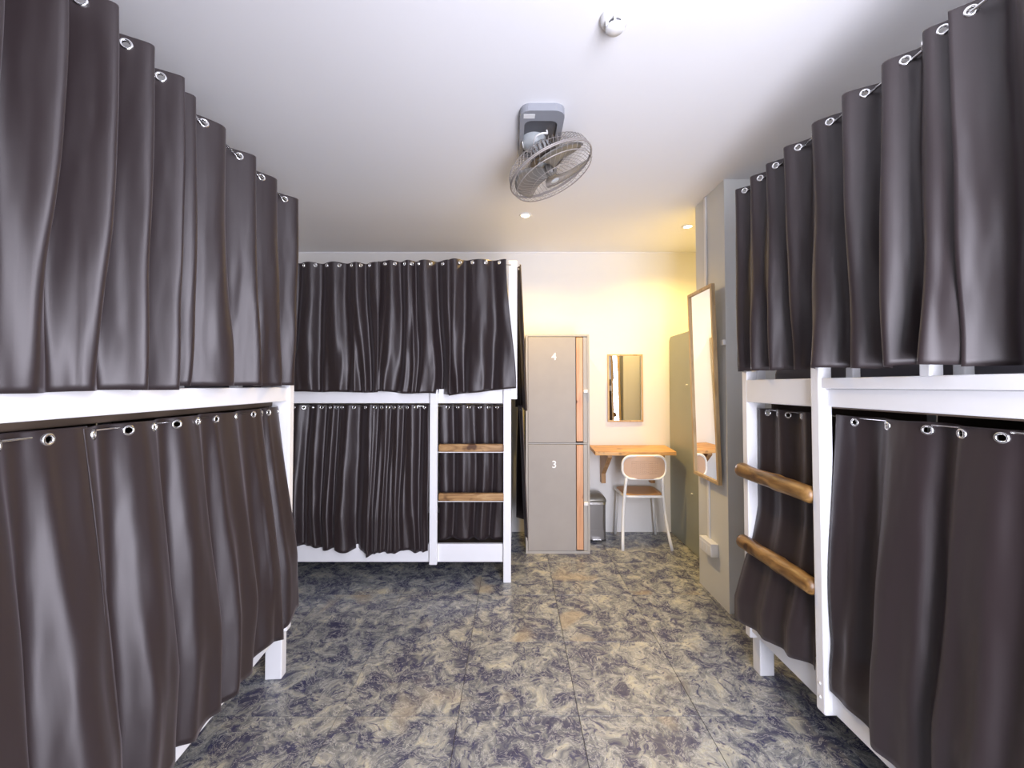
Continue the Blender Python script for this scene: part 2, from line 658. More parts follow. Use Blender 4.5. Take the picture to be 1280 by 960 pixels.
for zz in (.24, .29):
    bm = bmesh.new()
    lathe(bm, [(0, .004), (.004, .003), (.006, 0)], 10, Matrix.Translation((l_lad + .022, -.020, zz)) @ Matrix.Rotation(R(90), 4, 'X'))
    obj('screw', bm, M['white'], br, True)
upper_posts(br, s, LB, WR)
rods(br, s, -.0, LB, 0.0, 2.36)
rods(br, s, .0, LB, .05, 1.285, .003)

for l in (.062, LB - .03):  # dark boards added out of view so the bunk interior stays unlit
    bedpart(br, s, 'end_light_block', l, l + .018, .107, WR - .08, .29, 1.315, M['base'])
bedpart(br, s, 'back_panel', .05, LB - .05, WR, WR + .012, .2, 1.39, M['base'])  # added unseen sheet, blocks light from the gap along the wall
bedpart(br, s, 'end_light_block', LB + .001, LB + .019, .0, WR, .2, 1.39, M['white'])  # added unseen board, keeps window light out of the near end
# ---- back bunk
bb = thing('bunk_bed', 'white wooden bunk bed against the far wall with two flat wooden rungs', 'bunk bed',
           (BACK.o.x, BACK.o.y, 0), BACK.ang, 'white wooden bunk beds')
s = -1
LBB, WBB = 2.05, 0.94
bedpart(bb, s, 'side_rail', 0.0, LBB, 0.0, .03, 1.272, 1.375)
bedpart(bb, s, 'side_rail', 0.0, LBB, 0.0, .03, .134, .262)
bedpart(bb, s, 'back_rail', 0.0, LBB, WBB - .03, WBB, 1.272, 1.375)
bedpart(bb, s, 'back_rail', 0.0, LBB, WBB - .03, WBB, .134, .262)
bedpart(bb, s, 'deck', .0, LBB - .03, .031, WBB - .03, 1.28, 1.30, M['base'])
bedpart(bb, s, 'deck', .0, LBB - .03, .031, WBB - .03, .19, .21, M['base'])
bedpart(bb, s, 'end_rail', 0.0, .03, .05, WBB, 1.272, 1.375)
bedpart(bb, s, 'end_rail', 0.0, .03, .05, WBB, .18, .31)
bedpart(bb, s, 'post', 0.0, .055, -.03, .0, 0, 1.372)
bedpart(bb, s, 'post', 0.0, .055, WBB - .08, WBB, 0, 2.30)
bedpart(bb, s, 'post', LBB - .055, LBB, -.03, .03, 0, 2.30)
bedpart(bb, s, 'post', LBB - .055, LBB, WBB - .08, WBB, 0, 2.30)
bedpart(bb, s, 'upper_post', -.045, .02, .035, .075, 1.30, 2.325)
bedpart(bb, s, 'ladder_post', back_l(548.0), back_l(538.5), -.03, .0, .125, 1.372)
bm = bmesh.new()
prism(bm, [(-.042, 1.398), (.06, 1.372), (.0, 1.372), (0.0, 1.30), (-.042, 1.37)], 'y', .002, .03)
obj('corner_bracket', bm, M['white'], bb)
for z in (.953, .603):
    bm = bmesh.new()
    box(bm, .05, back_l(549.5), .0, .034, z - .028, z + .028, .008)
    obj('rung', bm, M['logx'], bb)
    bedpart(bb, s, 'rung_cleat', .055, back_l(548.5), -.022, -.002, z - .034, z - .0285, bev=0)
rods(bb, s, .0, LBB, .0, 2.283)
rods(bb, s, .0, LBB, .045, 1.25, .003)


# mattresses on the upper decks
def mattress(plane, l0, l1, w0, w1, z0, z1, label):
    root_l = (l0 + l1) / 2
    p = plane.P(root_l, -(w0 + w1) / 2, z0)
    bm = bmesh.new()
    box(bm, -(l1 - l0) / 2, (l1 - l0) / 2, -(w1 - w0) / 2, (w1 - w0) / 2, 0, z1 - z0, .035)
    o = obj('mattress', bm, M['mattress'], None, True, p)
    o.rotation_euler = (0, 0, plane.ang)
    tag(o, label, 'mattress', 'grey mattresses on the upper bunks')


mattress(LEFT, .06, 1.95, .10, WB - .10, 1.33, 1.47, 'grey mattress on the upper deck of the left bunk bed')
mattress(RIGHT, .06, 1.95, .115, WR - .10, 1.34, 1.49, 'grey mattress showing above the upper rail of the right bunk bed')


# ------------------------------------------------------------------ curtains
ring_me = None


def grommet_mesh():
    global ring_me
    if ring_me is None:
        bm = bmesh.new()
        prof = [(.0085, -.0035), (.0085, .0030), (.0105, .0048), (.0135, .0042), (.0152, .0018), (.0152, -.0035)]
        lathe(bm, prof, 20)
        bmesh.ops.recalc_face_normals(bm, faces=bm.faces)
        ring_me = bpy.data.meshes.new('grommet')
        bm.to_mesh(ring_me)
        bm.free()
        ring_me.materials.append(M['steel'])
        for p in ring_me.polygons:
            p.use_smooth = True
    return ring_me


def curtain(label, pl, cross, t0, t1, zt, hem, out, amp, seed, group, wrinkle=1.0, edge0=None, edge1=None,
            gz=.022, sharp=.02, rows=46, ppf=30, name='curtain', sub=0.0, topamp=1.0, clamp=None):
    """cross: list of t where the wave crosses zero facing the camera; hem(t)->z; out(t,z,f)->mean outward offset"""
    cs = sorted(cross)
    step = (cs[-1] - cs[0]) / max(1, len(cs) - 1)
    while cs[0] > t0 - step:
        cs.insert(0, cs[0] - step * random.uniform(.9, 1.1))
    while cs[-1] < t1 + step:
        cs.append(cs[-1] + step * random.uniform(.9, 1.1))

    def phase(t):
        for k in range(len(cs) - 1):
            if t <= cs[k + 1] or k == len(cs) - 2:
                return 2 * PI * (k + (t - cs[k]) / (cs[k + 1] - cs[k])), cs[k + 1] - cs[k]

    nf = (t1 - t0) / step
    NT = max(24, int(nf * ppf))
    top_rows = [0, .004, .008, .012, .016, .020, .024, .028, .032, .038, .046]
    rowsz = top_rows

    def pos(t, z, H, d):
        f = max(0.0, min(1.0, d / H))
        ph, lam = phase(t)
        sm = f * f * (3 - 2 * f)
        ph2 = ph + wrinkle * (1.5 * sm * noise.noise(Vector((t * 3.1, z * 1.1, seed)))
                              + .5 * f * noise.noise(Vector((t * 9.0, z * 2.3, seed + 5))))
        a = amp * (min(1.0, lam / .12)) * max(.15, 1 + 1.1 * noise.noise(Vector((t * 5.0, z * .7, seed + 9))) * (0.45 + wrinkle * f))
        a *= topamp + (1 - topamp) * min(1.0, f * 2.2)
        off = -a * (math.sin(ph2) - .11 * math.sin(3 * ph2))
        off += wrinkle * f * amp * 1.1 * noise.noise(Vector((t * 4.3, z * .8, seed + 20)))
        off += wrinkle * f * amp * .35 * noise.noise(Vector((t * 16, z * 3.5, seed + 31)))
        off += wrinkle * (.15 + .85 * f) * .0045 * noise.noise(Vector((t * 24, z * 4.5, seed + 40)))
        off += sub * amp * (.25 + .75 * f) * math.sin(2 * ph2 + 1.2 + 1.5 * noise.noise(Vector((t * 4, z, seed + 50))))
        tt = t - sharp * lam * (1 - .45 * f) * math.sin(2 * ph2)
        g = 0.0
        if edge0:
            g += edge0 * sm * max(0.0, 1 - (t - t0) / .25)
        if edge1:
            g += edge1 * sm * max(0.0, 1 - (t1 - t) / .25)
        tot = out(t, z, f) + off
        if clamp is not None:            # the hem hangs in front of the bottom rail, never through it
            k = max(0.0, min(1.0, (.46 - z) / .10))
            tot = tot * (1 - k) + max(tot, clamp + .25 * off) * k
        return pl.P(tt + g, tot, z)

    gro = []
    for k in range(len(cs) - 1):
        gro.append(cs[k])
        gro.append((cs[k] + cs[k + 1]) / 2)
    gro = [g for g in gro if t0 + .012 < g < t1 - .012]
    bm = bmesh.new()
    grid = []
    ts = [t0 + (t1 - t0) * i / NT for i in range(NT + 1)]
    # snap columns near grommets so that the holes are clean
    for t in ts:
        zb = hem(t)
        sc = .004 * noise.noise(Vector((t * 8, 1, seed)))
        col = []
        H = zt - zb
        ds = list(rowsz) + [.046 + (H - .046) * (j / rows) for j in range(1, rows + 1)]
        for d in ds:
            col.append(bm.verts.new(pos(t, zt + sc - d, H, d)))
        grid.append(col)
    gpos = []
    for g in gro:
        H = zt - hem(g)
        p = pos(g, zt - gz, H, gz)
        q = pos(g + .003, zt - gz, H, gz) - pos(g - .003, zt - gz, H, gz)
        gpos.append((p, q.normalized()))
    for i in range(NT):
        for j in range(len(grid[0]) - 1):
            a, b, c, d = grid[i][j], grid[i + 1][j], grid[i + 1][j + 1], grid[i][j + 1]
            if j < len(top_rows) - 1:
                ctr = (a.co + b.co + c.co + d.co) / 4
                if any((ctr - p).length < .0095 for p, _ in gpos):
                    continue
            bm.faces.new((a, b, c, d))
    base = pl.P(t0, 0, 0)
    for v in bm.verts:
        v.co -= base
    bmesh.ops.delete(bm, geom=[v for v in bm.verts if not v.link_faces], context='VERTS')
    me = bpy.data.meshes.new(name)
    bm.to_mesh(me)
    bm.free()
    me.materials.append(M['satin'])
    for p in me.polygons:
        p.use_smooth = True
    o = bpy.data.objects.new(name, me)
    o.location = base
    link(o)
    sol = o.modifiers.new('thickness', 'SOLIDIFY')
    sol.thickness = .0018
    sol.offset = 0
    tag(o, label, 'curtain', group)
    nout = Vector((pl.n.x, pl.n.y, 0))
    for p, tg in gpos:
        nrm = Vector((-tg.y, tg.x, 0)).normalized()
        if nrm.dot(nout) < 0 and abs(nrm.dot(nout)) > .05:
            nrm = -nrm
        gr = bpy.data.objects.new('grommet', grommet_mesh())
        link(gr, o)
        gr.location = p - base
        gr.rotation_euler = nrm.to_track_quat('Z', 'Y').to_euler()
    return o


def wavy_hem(z0, z1, t0, t1, amp=.012, sc=5, seed=0):
    def h(t):
        f = (t - t0) / (t1 - t0)
        return z0 + (z1 - z0) * f + amp * noise.noise(Vector((t * sc, seed, 3)))
    return h


def const(v):
    return lambda t, z, f: v


GU = 'dark satin curtains around the upper bunks'
GL = 'dark satin curtains around the lower bunks'
# left upper: far panel and near panel
us = [351, 321, 292, 246, 208, 137]
xs = [left_l(u) for u in us]
sp = left_l(186)
curtain('dark satin curtain on the left upper bunk, far panel beside the far bunk', LEFT,
        [x for x in xs if x < sp], -.005, sp, 2.308, wavy_hem(1.400, 1.398, 0, sp, .006),
        lambda t, z, f: .006 + .012 * f, .034, 1.0, GU)
curtain('dark satin curtain on the left upper bunk, nearest panel with lavender shine', LEFT,
        [x for x in xs if x > sp] + [left_l(75), left_l(8)], sp - .02, 1.99, 2.310, wavy_hem(1.390, 1.368, sp, 2, .006),
        lambda t, z, f: .02 + .012 * f, .038, 2.7, GU)
# left lower
us = [346, 328, 283, 236, 178]
xs = [left_l(u) for u in us]
sp = left_l(119)
curtain('dark satin curtain on the left lower bunk, far panel ending by the white leg', LEFT,
        xs, .012, sp, 1.298, wavy_hem(.305, .275, 0, sp, .06, 8, 2),
        lambda t, z, f: -.040 + .078 * min(1, f * 1.35), .022, 3.3, GL, edge0=-.04, sub=.7, topamp=.5, clamp=.012)
curtain('dark satin curtain on the left lower bunk, nearest panel with lavender shine', LEFT,
        [left_l(83), left_l(83) + .2, left_l(83) + .41], sp - .015, 1.99, 1.300, wavy_hem(.26, .23, sp, 2, .03, 6, 4),
        lambda t, z, f: -.040 + .10 * min(1, f * 1.35), .022, 5.9, GL, sub=.7, topamp=.5, clamp=.012)
# right upper
us = [937, 957, 977, 1006, 1047, 1093, 1146, 1196]
xs = [right_l(u) for u in us]
sp = right_l(1216)
curtain('dark satin curtain on the right upper bunk, far panel beside the grey pillar', RIGHT,
        xs, -.02, sp, 2.385, wavy_hem(1.472, 1.455, 0, sp, .008, 6),
        lambda t, z, f: .01 + .035 * f * max(0, (t - .5)), .033, 7.1, GU)
curtain('dark satin curtain on the right upper bunk, nearest panel at the right picture edge', RIGHT,
        [sp + .02, sp + .20, sp + .36, sp + .54], sp - .01, 1.99, 2.385, wavy_hem(1.45, 1.44, sp, 2, .008, 6),
        lambda t, z, f: .0, .035, 8.4, GU)
# right lower: ladder bay and main bay
curtain('dark satin curtain behind the two log rungs of the right bunk', RIGHT,
        [right_l(975) - .03, right_l(1010) - .03, right_l(1030) + .02], .045, l_lad - .008, 1.292, wavy_hem(.245, .315, 0, l_lad, .012, 8),
        lambda t, z, f: -.055 + (.070 + .045 * (1 - t / l_lad)) * min(1, max(0, (f - .45) / .45)) ** 1.2, .014, 9.2, GL, edge0=-.04, wrinkle=.6)
us = [1052, 1140, 1230]
xs = [right_l(u) for u in us]
curtain('dark satin curtain closing the main bay of the right lower bunk', RIGHT,
        xs, l_lad + .056, 1.99, 1.292, wavy_hem(.30, .19, l_lad, 1.2, .02, 6, 7),
        lambda t, z, f: -.048 + (.034 + .06 * min(1, max(0, t - l_lad - .05) * 2.2)) * min(1, f * 1.3), .022, 10.6, GL, sub=.6, topamp=.5, clamp=.004)


# back upper (three panels)
def cross_list(a, b, st):
    out, t = [], a + st * .4
    while t < b:
        out.append(t)
        t += st * random.uniform(.65, 1.55)
    return out


b1, b2 = back_l(563), back_l(473)
topz = 2.30
curtain('dark satin curtain on the far upper bunk, right panel beside the white post', BACK,
        cross_list(.03, b1, .135), .035, b1, topz + .008, wavy_hem(1.385, 1.33, 0, b1, .012, 6),
        lambda t, z, f: .045, .022, 11.5, GU, wrinkle=1.7, sub=.5, edge0=-.07)
curtain('dark satin curtain on the far upper bunk, middle panel', BACK,
        cross_list(b1, b2, .13), b1 - .01, b2, topz, wavy_hem(1.335, 1.355, b1, b2, .012, 6),
        lambda t, z, f: .04, .022, 12.5, GU, wrinkle=1.7, sub=.5)
curtain('dark satin curtain on the far upper bunk, left panel reaching the left bunk', BACK,
        cross_list(b2, 1.95, .14), b2 - .01, 1.98, topz - .012, wavy_hem(1.352, 1.36, b2, 1.9, .01, 6),
        lambda t, z, f: .04, .022, 13.5, GU, wrinkle=1.7, sub=.5)
# back lower
lb = back_l(548)
b3 = back_l(463)
curtain('dark satin curtain behind the two flat rungs of the far bunk', BACK,
        cross_list(.06, .53, .105), .058, lb - .004, 1.262, wavy_hem(.268, .275, 0, .5, .01, 8),
        lambda t, z, f: -.062, .014, 14.5, GL, wrinkle=1.3, sub=.5)
curtain('dark satin curtain on the far lower bunk, panel beside the ladder post', BACK,
        cross_list(lb + .06, b3, .12), lb + .062, b3, 1.262, wavy_hem(.245, .195, lb, b3, .05, 7, 2),
        lambda t, z, f: -.045 + .085 * min(1, f * 1.3), .018, 15.5, GL, wrinkle=1.4, sub=.5, edge0=-.004)
curtain('dark satin curtain on the far lower bunk, left panel reaching the left bunk', BACK,
        cross_list(b3, 1.95, .12), b3 - .012, 1.98, 1.262, wavy_hem(.215, .27, b3, 1.5, .04, 7, 8),
        lambda t, z, f: -.045 + .09 * min(1, f * 1.3), .018, 16.5, GL, wrinkle=1.4, sub=.5)
# end curtains of the far bunk, facing the lockers
ENDP = Plane(0.045, 3.06, 0, 1, -1)
ENDP.n = Vector((1, 0))
curtain('dark satin end curtain of the far upper bunk next to locker 4', ENDP,
        cross_list(.0, .88, .13), .0, .86, 2.30, wavy_hem(1.215, 1.225, 0, .9, .004),
        lambda t, z, f: -.004 + (.046 if t < .38 else .046 * max(0, 1 - (t - .38) / .06) - .01) * f, .012, 17.5, GU, wrinkle=.5)
curtain('dark satin end curtain of the far lower bunk next to locker 3', ENDP,
        cross_list(.0, .88, .13), .0, .86, 1.24, wavy_hem(.27, .31, 0, .5, .004),
        lambda t, z, f: .008 + (.044 if t < .38 else .044 * max(0, 1 - (t - .38) / .06) - .01) * f, .012, 18.5, GL, wrinkle=.5)

# ------------------------------------------------------------------ lockers
LX0, LX1, LY0, LY1, LZ = .102, .638, 3.50, 4.015, 1.832
lk = thing('locker', 'tall taupe two-door locker numbered 4 and 3 beside the far bunk', 'locker', ((LX0 + LX1) / 2, (LY0 + LY1) / 2, 0))
lw, ld = (LX1 - LX0) / 2, (LY1 - LY0) / 2
bx('side_panel', (-lw, -lw + .018, -ld, ld, 0, LZ), M['lockedge'], lk)
bx('side_panel', (lw - .018, lw, -ld, ld, 0, LZ), M['lockedge'], lk)
bx('top_panel', (-lw + .018, lw - .018, -ld, ld, LZ - .018, LZ), M['lockedge'], lk)
bx('bottom_panel', (-lw + .018, lw - .018, -ld, ld, 0, .022), M['lockedge'], lk)
bx('shelf', (-lw + .018, lw - .018, -ld + .003, ld, .908, .920), M['lockedge'], lk)
bx('back_panel', (-lw + .018, lw - .018, ld - .01, ld, .022, LZ - .018), M['locker'], lk)


def numeral(ch, parent, loc, size):
    cu = bpy.data.curves.new('numeral', 'FONT')
    cu.body = ch
    cu.size = size
    cu.extrude = .0006
    cu.offset = .0010
    cu.align_x = 'CENTER'
    cu.align_y = 'CENTER'
    t = bpy.data.objects.new('tmp', cu)
    C.objects.link(t)
    dg = bpy.context.evaluated_depsgraph_get()
    me = bpy.data.meshes.new_from_object(t.evaluated_get(dg))
    bpy.data.objects.remove(t)
    me.materials.clear()
    me.materials.append(M['number'])
    o = bpy.data.objects.new('number', me)
    o.rotation_euler = (R(90), 0, 0)
    o.location = loc
    link(o, parent)


for z0, z1, ch, nz, kz in ((.922, LZ - .022, '4', 1.642, 1.353), (.024, .906, '3', .738, .417)):
    dr = bx('door', (-lw + .020, .152, -ld - .001, -ld + .017, z0, z1), M['locker'], lk)
    numeral(ch, dr, (-.03, -ld - .0018, nz), .085)
    st = bx('wood_strip', (.157, .212, -ld - .004, -ld + .017, z0 + .01, z1 - .004), M['strip'], lk, .003)
    la = bx('latch', (.215, .250, -ld - .022, -ld, kz - .014, kz + .014), M['plastic'], lk, .004)
    bx('filler_strip', (.216, lw - .019, -ld + .004, -ld + .017, z0, z1), M['lockedge'], lk, .001)

# olive grey cabinet on the right
CX0, CX1, CY0, CY1, CZ = 1.505, 1.98, 3.06, 4.015, 1.868
cb = thing('cabinet', 'tall olive grey cabinet with two small white knobs behind the grey pillar', 'cabinet', ((CX0 + CX1) / 2, (CY0 + CY1) / 2, 0))
cw, cd = (CX1 - CX0) / 2, (CY1 - CY0) / 2
bm = bmesh.new()
prism(bm, [(cd - .04, 0), (cd, 0)] + [(cd - .05 + .05 * math.cos(R(a)), CZ - .05 + .05 * math.sin(R(a))) for a in range(0, 91, 15)] + [(-cd, CZ), (-cd, 0)], 'x', -cw + .018, cw)
obj('body', bm, M['olive'], cb)
bm = bmesh.new()
prism(bm, [(cd, 0.004)] + [(cd - .05 + .05 * math.cos(R(a)), CZ - .05 + .05 * math.sin(R(a))) for a in range(0, 91, 15)] + [(-cd, CZ), (-cd, 0.004)], 'x', -cw, -cw + .018)
obj('door', bm, M['olive'], cb)
for z, y in ((1.405, 3.60), (.49, 3.52)):
    bm = bmesh.new()
    lathe(bm, [(0, .016), (.007, .014), (.009, .009), (.006, .005), (.006, 0)], 12,
          Matrix.Translation((-cw, y - (CY0 + CY1) / 2, z)) @ Matrix.Rotation(R(-90), 4, 'Y'))
    obj('knob', bm, M['plastic'], cb, True)

# ------------------------------------------------------------------ wall mirror and pillar mirror


def framed_mirror(label, loc, rot, w, h, fr, th, group=None):
    t = thing('mirror', label, 'mirror', loc)
    t.rotation_euler = rot
    # local: x width, z height (from 0), front at -y
    bx('frame_top', (-w / 2, w / 2, -th, 0, h - fr, h), M['frame'], t, .0015)
    bx('frame_bottom', (-w / 2, w / 2, -th, 0, 0, fr), M['frame'], t, .0015)
    bx('frame_side', (-w / 2, -w / 2 + fr, -th, 0, fr, h - fr), M['frame'], t, .0015)
    bx('frame_side', (w / 2 - fr, w / 2, -th, 0, fr, h - fr), M['frame'], t, .0015)
    bx('glass', (-w / 2 + fr, w / 2 - fr, -th * .55, -.002, fr, h - fr), M['mirror'], t, 0)
    return t


framed_mirror('small oak-framed mirror on the far wall above the wooden desk', (1.075, YB - .001, 1.052), (0, 0, 0), .34, .65, .015, .02)
# pillar mirror: front faces -x, slightly tipped forward at the top
framed_mirror('tall oak-framed mirror hung on the side of the grey pillar', (1.306, 2.80, .775), (R(1.4), 0, R(-90)), .36, 1.275, .02, .025)

# ------------------------------------------------------------------ desk
dk = thing('desk', 'warm pine wall desk with live edge on two wooden brackets', 'desk', (1.08, 3.82, 0))
bm = bmesh.new()
out_ = []
n = 24
for i in range(n + 1):
    x = .706 + (1.405 - .706) * i / n
    out_.append((x - 1.08, 3.605 - 3.82 + .008 * noise.noise(Vector((x * 6, 0, 4)))))
out_ += [(1.425 - 1.08, 3.75 - 3.82), (1.452 - 1.08, 4.016 - 3.82), (.727 - 1.08, 4.016 - 3.82)]
prism(bm, out_, 'z', .798, .828)
obj('desktop', bm, M['desk'], dk)
for x0 in (.83, 1.295):
    bm = bmesh.new()
    prism(bm, [(3.69 - 3.82, .797), (3.69 - 3.82, .765), (3.95 - 3.82, .57), (3.95 - 3.82, .48), (4.017 - 3.82, .48), (4.017 - 3.82, .797)], 'x', x0 - 1.08, x0 - 1.08 + .04)
    obj('bracket', bm, M['bracket'], dk)

# ------------------------------------------------------------------ chair
CH = (1.13, 3.74)
ch = thing('chair', 'white framed chair with peach perforated backrest at the wooden desk', 'chair', (CH[0], CH[1], 0))


def cpt(x, y, z):
    return (x - CH[0], y - CH[1], z)


# backrest frame (loop) and panel; curved about the sitter
BW, BZ0, BZ1 = .185, .605, .800


def bend(x, y0=3.60):
    return y0 - .045 + .9 * (x - 1.12) ** 2 * 1.2


loop = rrect(1.12 - BW, 1.12 + BW, BZ0, BZ1, .075, 8)
bm = bmesh.new()
tube(bm, [cpt(x, bend(x), z) for x, z in loop], .011, 8, closed=True)
obj('backrest_frame', bm, M['chairwhite'], ch, True)
bm = bmesh.new()
nx, nz = 66, 34
vv = {}


def inside(x, z, r=.075, m=.004):
    dx = max(0, abs(x - 1.12) - (BW - r))
    dz = max(0, abs(z - (BZ0 + BZ1) / 2) - ((BZ1 - BZ0) / 2 - r))
    return math.hypot(dx, dz) < r + m


gx = [1.12 - BW + 2 * BW * i / nx for i in range(nx + 1)]
gz_ = [BZ0 + (BZ1 - BZ0) * i / nz for i in range(nz + 1)]
for i in range(nx):
    for j in range(nz):
        xc, zc = (gx[i] + gx[i + 1]) / 2, (gz_[j] + gz_[j + 1]) / 2
        if not inside(xc, zc):
            continue
        if abs(xc - 1.12) < .125 and abs(zc - .703) < .062 and i % 3 == 1 and j % 3 == 1:
            continue
        q = []
        for a, b_ in ((i, j), (i + 1, j), (i + 1, j + 1), (i, j + 1)):
            if (a, b_) not in vv:
                vv[(a, b_)] = bm.verts.new(cpt(gx[a], bend(gx[a]), gz_[b_]))
            q.append(vv[(a, b_)])
        bm.faces.new(q)
bk = obj('backrest', bm, M['peach'], ch, True)
so = bk.modifiers.new('t', 'SOLIDIFY')
so.thickness = .006
so.offset = 0
# rear legs (camera side) up to the backrest
for sx, fx, tx in ((-1, .925, .968), (1, 1.345, 1.272)):
    bm = bmesh.new()
    pts = []
    for k in range(9):
        t = k / 8
        pts.append(cpt(fx + (tx - fx) * t ** .9, 3.565 + .05 * math.sin(t * PI) + (bend(tx) - 3.565) * t, .63 * t))
    tube(bm, pts, [.0135] * 8 + [.012], 10)
    obj('leg', bm, M['chairwhite'], ch, True)
for fx, tx in ((.955, .975), (1.335, 1.30)):
    bm = bmesh.new()
    tube(bm, [cpt(fx, 3.955, 0), cpt(tx, 3.93, .44)], .012, 10)
    obj('leg', bm, M['chairwhite'], ch, True)
# seat frame and seat
sx0, sx1 = .945, 1.315


def seat_outline(ins=0.0):
    pts = []
    for x, y in rrect(sx0 + ins, sx1 - ins, 3.60 + ins, 3.955 - ins, .07, 6):
        w = (y - 3.60) / .355
        xc = 1.13 + (x - 1.13) * (1 - .06 * (1 - w))
        pts.append((xc, y))
    return pts


bm = bmesh.new()
tube(bm, [cpt(x, y, .438 + .01 * math.cos((x - 1.13) * 6)) for x, y in seat_outline()], .012, 8, closed=True)
obj('seat_frame', bm, M['chairwhite'], ch, True)
bm = bmesh.new()
ol = seat_outline(.006)
rings = []
for f, dz in ((1, .004), (.97, .012), (.8, .010), (.5, .002), (.2, -.002)):
    rings.append([bm.verts.new(cpt(1.13 + (x - 1.13) * f, 3.778 + (y - 3.778) * f, .446 + dz)) for x, y in ol])
cc = bm.verts.new(cpt(1.13, 3.778, .443))
low = [bm.verts.new(cpt(x, y, .438)) for x, y in ol]
n = len(ol)
for A, B in zip([low] + rings, rings):
    for k in range(n):
        bm.faces.new((A[k], A[(k + 1) % n], B[(k + 1) % n], B[k]))
for k in range(n):
    bm.faces.new((rings[-1][k], rings[-1][(k + 1) % n], cc))
bm.faces.new(low[::-1])
obj('seat', bm, M['orange'], ch, True)

# ------------------------------------------------------------------ pedal bin
bn = thing('pedal_bin', 'small dark grey pedal bin between the locker and the chair', 'bin', (.745, 3.875, 0))
bm = bmesh.new()
prism(bm, rrect(-.09, .09, -.09, .12, .03), 'z', .012, .325)
obj('body', bm, M['bin'], bn)
bm = bmesh.new()
prism(bm, rrect(-.096, .096, -.096, .126, .034), 'z', .326, .348)
obj('rim', bm, M['steel'], bn)
bm = bmesh.new()
rr_ = []
for k in range(7):
    a = k / 6 * 90
    sc = math.cos(R(a * .93))
    rr_.append([bm.verts.new((x * sc, .015 + (y - .015) * sc, .349 + .07 * math.sin(R(a)))) for x, y in rrect(-.098, .098, -.098, .128, .035)])
n = len(rr_[0])
for A, B in zip(rr_, rr_[1:]):
    for k in range(n):
        bm.faces.new((A[k], A[(k + 1) % n], B[(k + 1) % n], B[k]))
bm.faces.new(rr_[-1])
bm.faces.new(rr_[0][::-1])
obj('lid', bm, M['binlid'], bn, True)
bx('base', (-.088, .088, -.088, .118, 0, .014), M['black'], bn, .003)
bx('pedal', (-.04, .04, -.125, -.08, .016, .028), M['steel'], bn, .003)
bx('pedal_recess', (-.07, .07, -.0925, -.089, .014, .10), M['bin'], bn, .001)

# ------------------------------------------------------------------ conduit, socket, clip on the pillar
cy = 2.835
bm = bmesh.new()
box(bm, -.011, 0, -.013, .013, .37, ZC - .003, .002)
tag(obj('cable_trunking', bm, M['plastic'], None, False, (PX - .0005, cy, 0)), 'white vertical cable trunking on the side of the grey pillar', 'cable cover')
so_ = thing('socket_box', 'white surface socket box low on the grey pillar', 'socket', (PX - .0005, 2.80, .29))
bx('box', (-.05, 0, -.085, .085, 0, .085), M['plastic'], so_, .004)
for y in (-.055, 0, .055):
    bx('socket_face', (-.053, -.050, y - .022, y + .022, .018, .067), M['chairwhite'], so_, .001)
bm = bmesh.new()
box(bm, -.018, 0, -.016, .016, 0, .032, .003)
tag(obj('wall_clip', bm, M['plastic'], None, False, (PX - .0005, 2.607, 1.655)), 'small white clip on the pillar edge beside the tall mirror', 'clip')

# ------------------------------------------------------------------ downlights


def downlight(x, y, label, power):
    t = thing('downlight', label, 'ceiling light', (x, y, ZC), 0, 'warm ceiling downlights')
    bm = bmesh.new()
    lathe(bm, [(.030, -.002), (.034, -.008), (.044, -.007), (.048, -.001), (.048, 0)], 28)
    obj('trim_ring', bm, M['plastic'], t, True)
    bm = bmesh.new()
    lathe(bm, [(0, -.007), (.02, -.006), (.030, -.002)], 24)
    obj('bulb', bm, M['bulb'], t, True)
    l = bpy.data.lights.new('downlight_beam', 'SPOT')
    l.energy = power
    l.color = (1.0, 0.66, 0.20)
    l.spot_size = R(150)
    l.spot_blend = .8
    l.shadow_soft_size = .03
    lo = bpy.data.objects.new('downlight_beam', l)
    link(lo, t)
    lo.location = (0, 0, -.02)
    return t


downlight(.09, 3.14, 'warm ceiling downlight below the orbit fan, near the far bunk', 66)
downlight(1.42, 3.36, 'warm ceiling downlight partly hidden behind the pillar edge', 62)

# ------------------------------------------------------------------ smoke detector
sd = thing('smoke_detector', 'round white smoke detector on the ceiling', 'smoke detector', (.357, 1.435, ZC))
bm = bmesh.new()
lathe(bm, [(.050, 0), (.051, -.010), (.047, -.018), (.036, -.022), (0, -.022)], 36)
obj('base', bm, M['plastic'], sd, True)
bm = bmesh.new()
lathe(bm, [(.024, -.022), (.024, -.034), (0, -.034)], 24)
obj('inner_grille', bm, M['fandark'], sd, True)
for k in range(6):
    a = 2 * PI * k / 6 + .3
    bm = bmesh.new()
    box(bm, .026, .036, -.004, .004, -.040, -.020, .001, Matrix.Rotation(a, 4, 'Z'))
    obj('rib', bm, M['plastic'], sd)
bm = bmesh.new()
lathe(bm, [(.031, -.037), (.033, -.041), (.030, -.047), (0, -.049), ], 32)
lathe(bm, [(.031, -.037), (0, -.037)], 32)
obj('cap', bm, M['plastic'], sd, True)

# ------------------------------------------------------------------ ceiling orbit fan
FC = Vector((.19, 2.10, 2.50))
fn = thing('ceiling_fan', 'grey orbit fan with round wire cage mounted on the ceiling', 'fan', (.135, 2.14, ZC))
o0 = Vector((.135, 2.14, ZC))
# mount housing: U-shaped rounded frame around a dark recess
px0, px1, py0, py1 = -.105, .105, -.26, .17


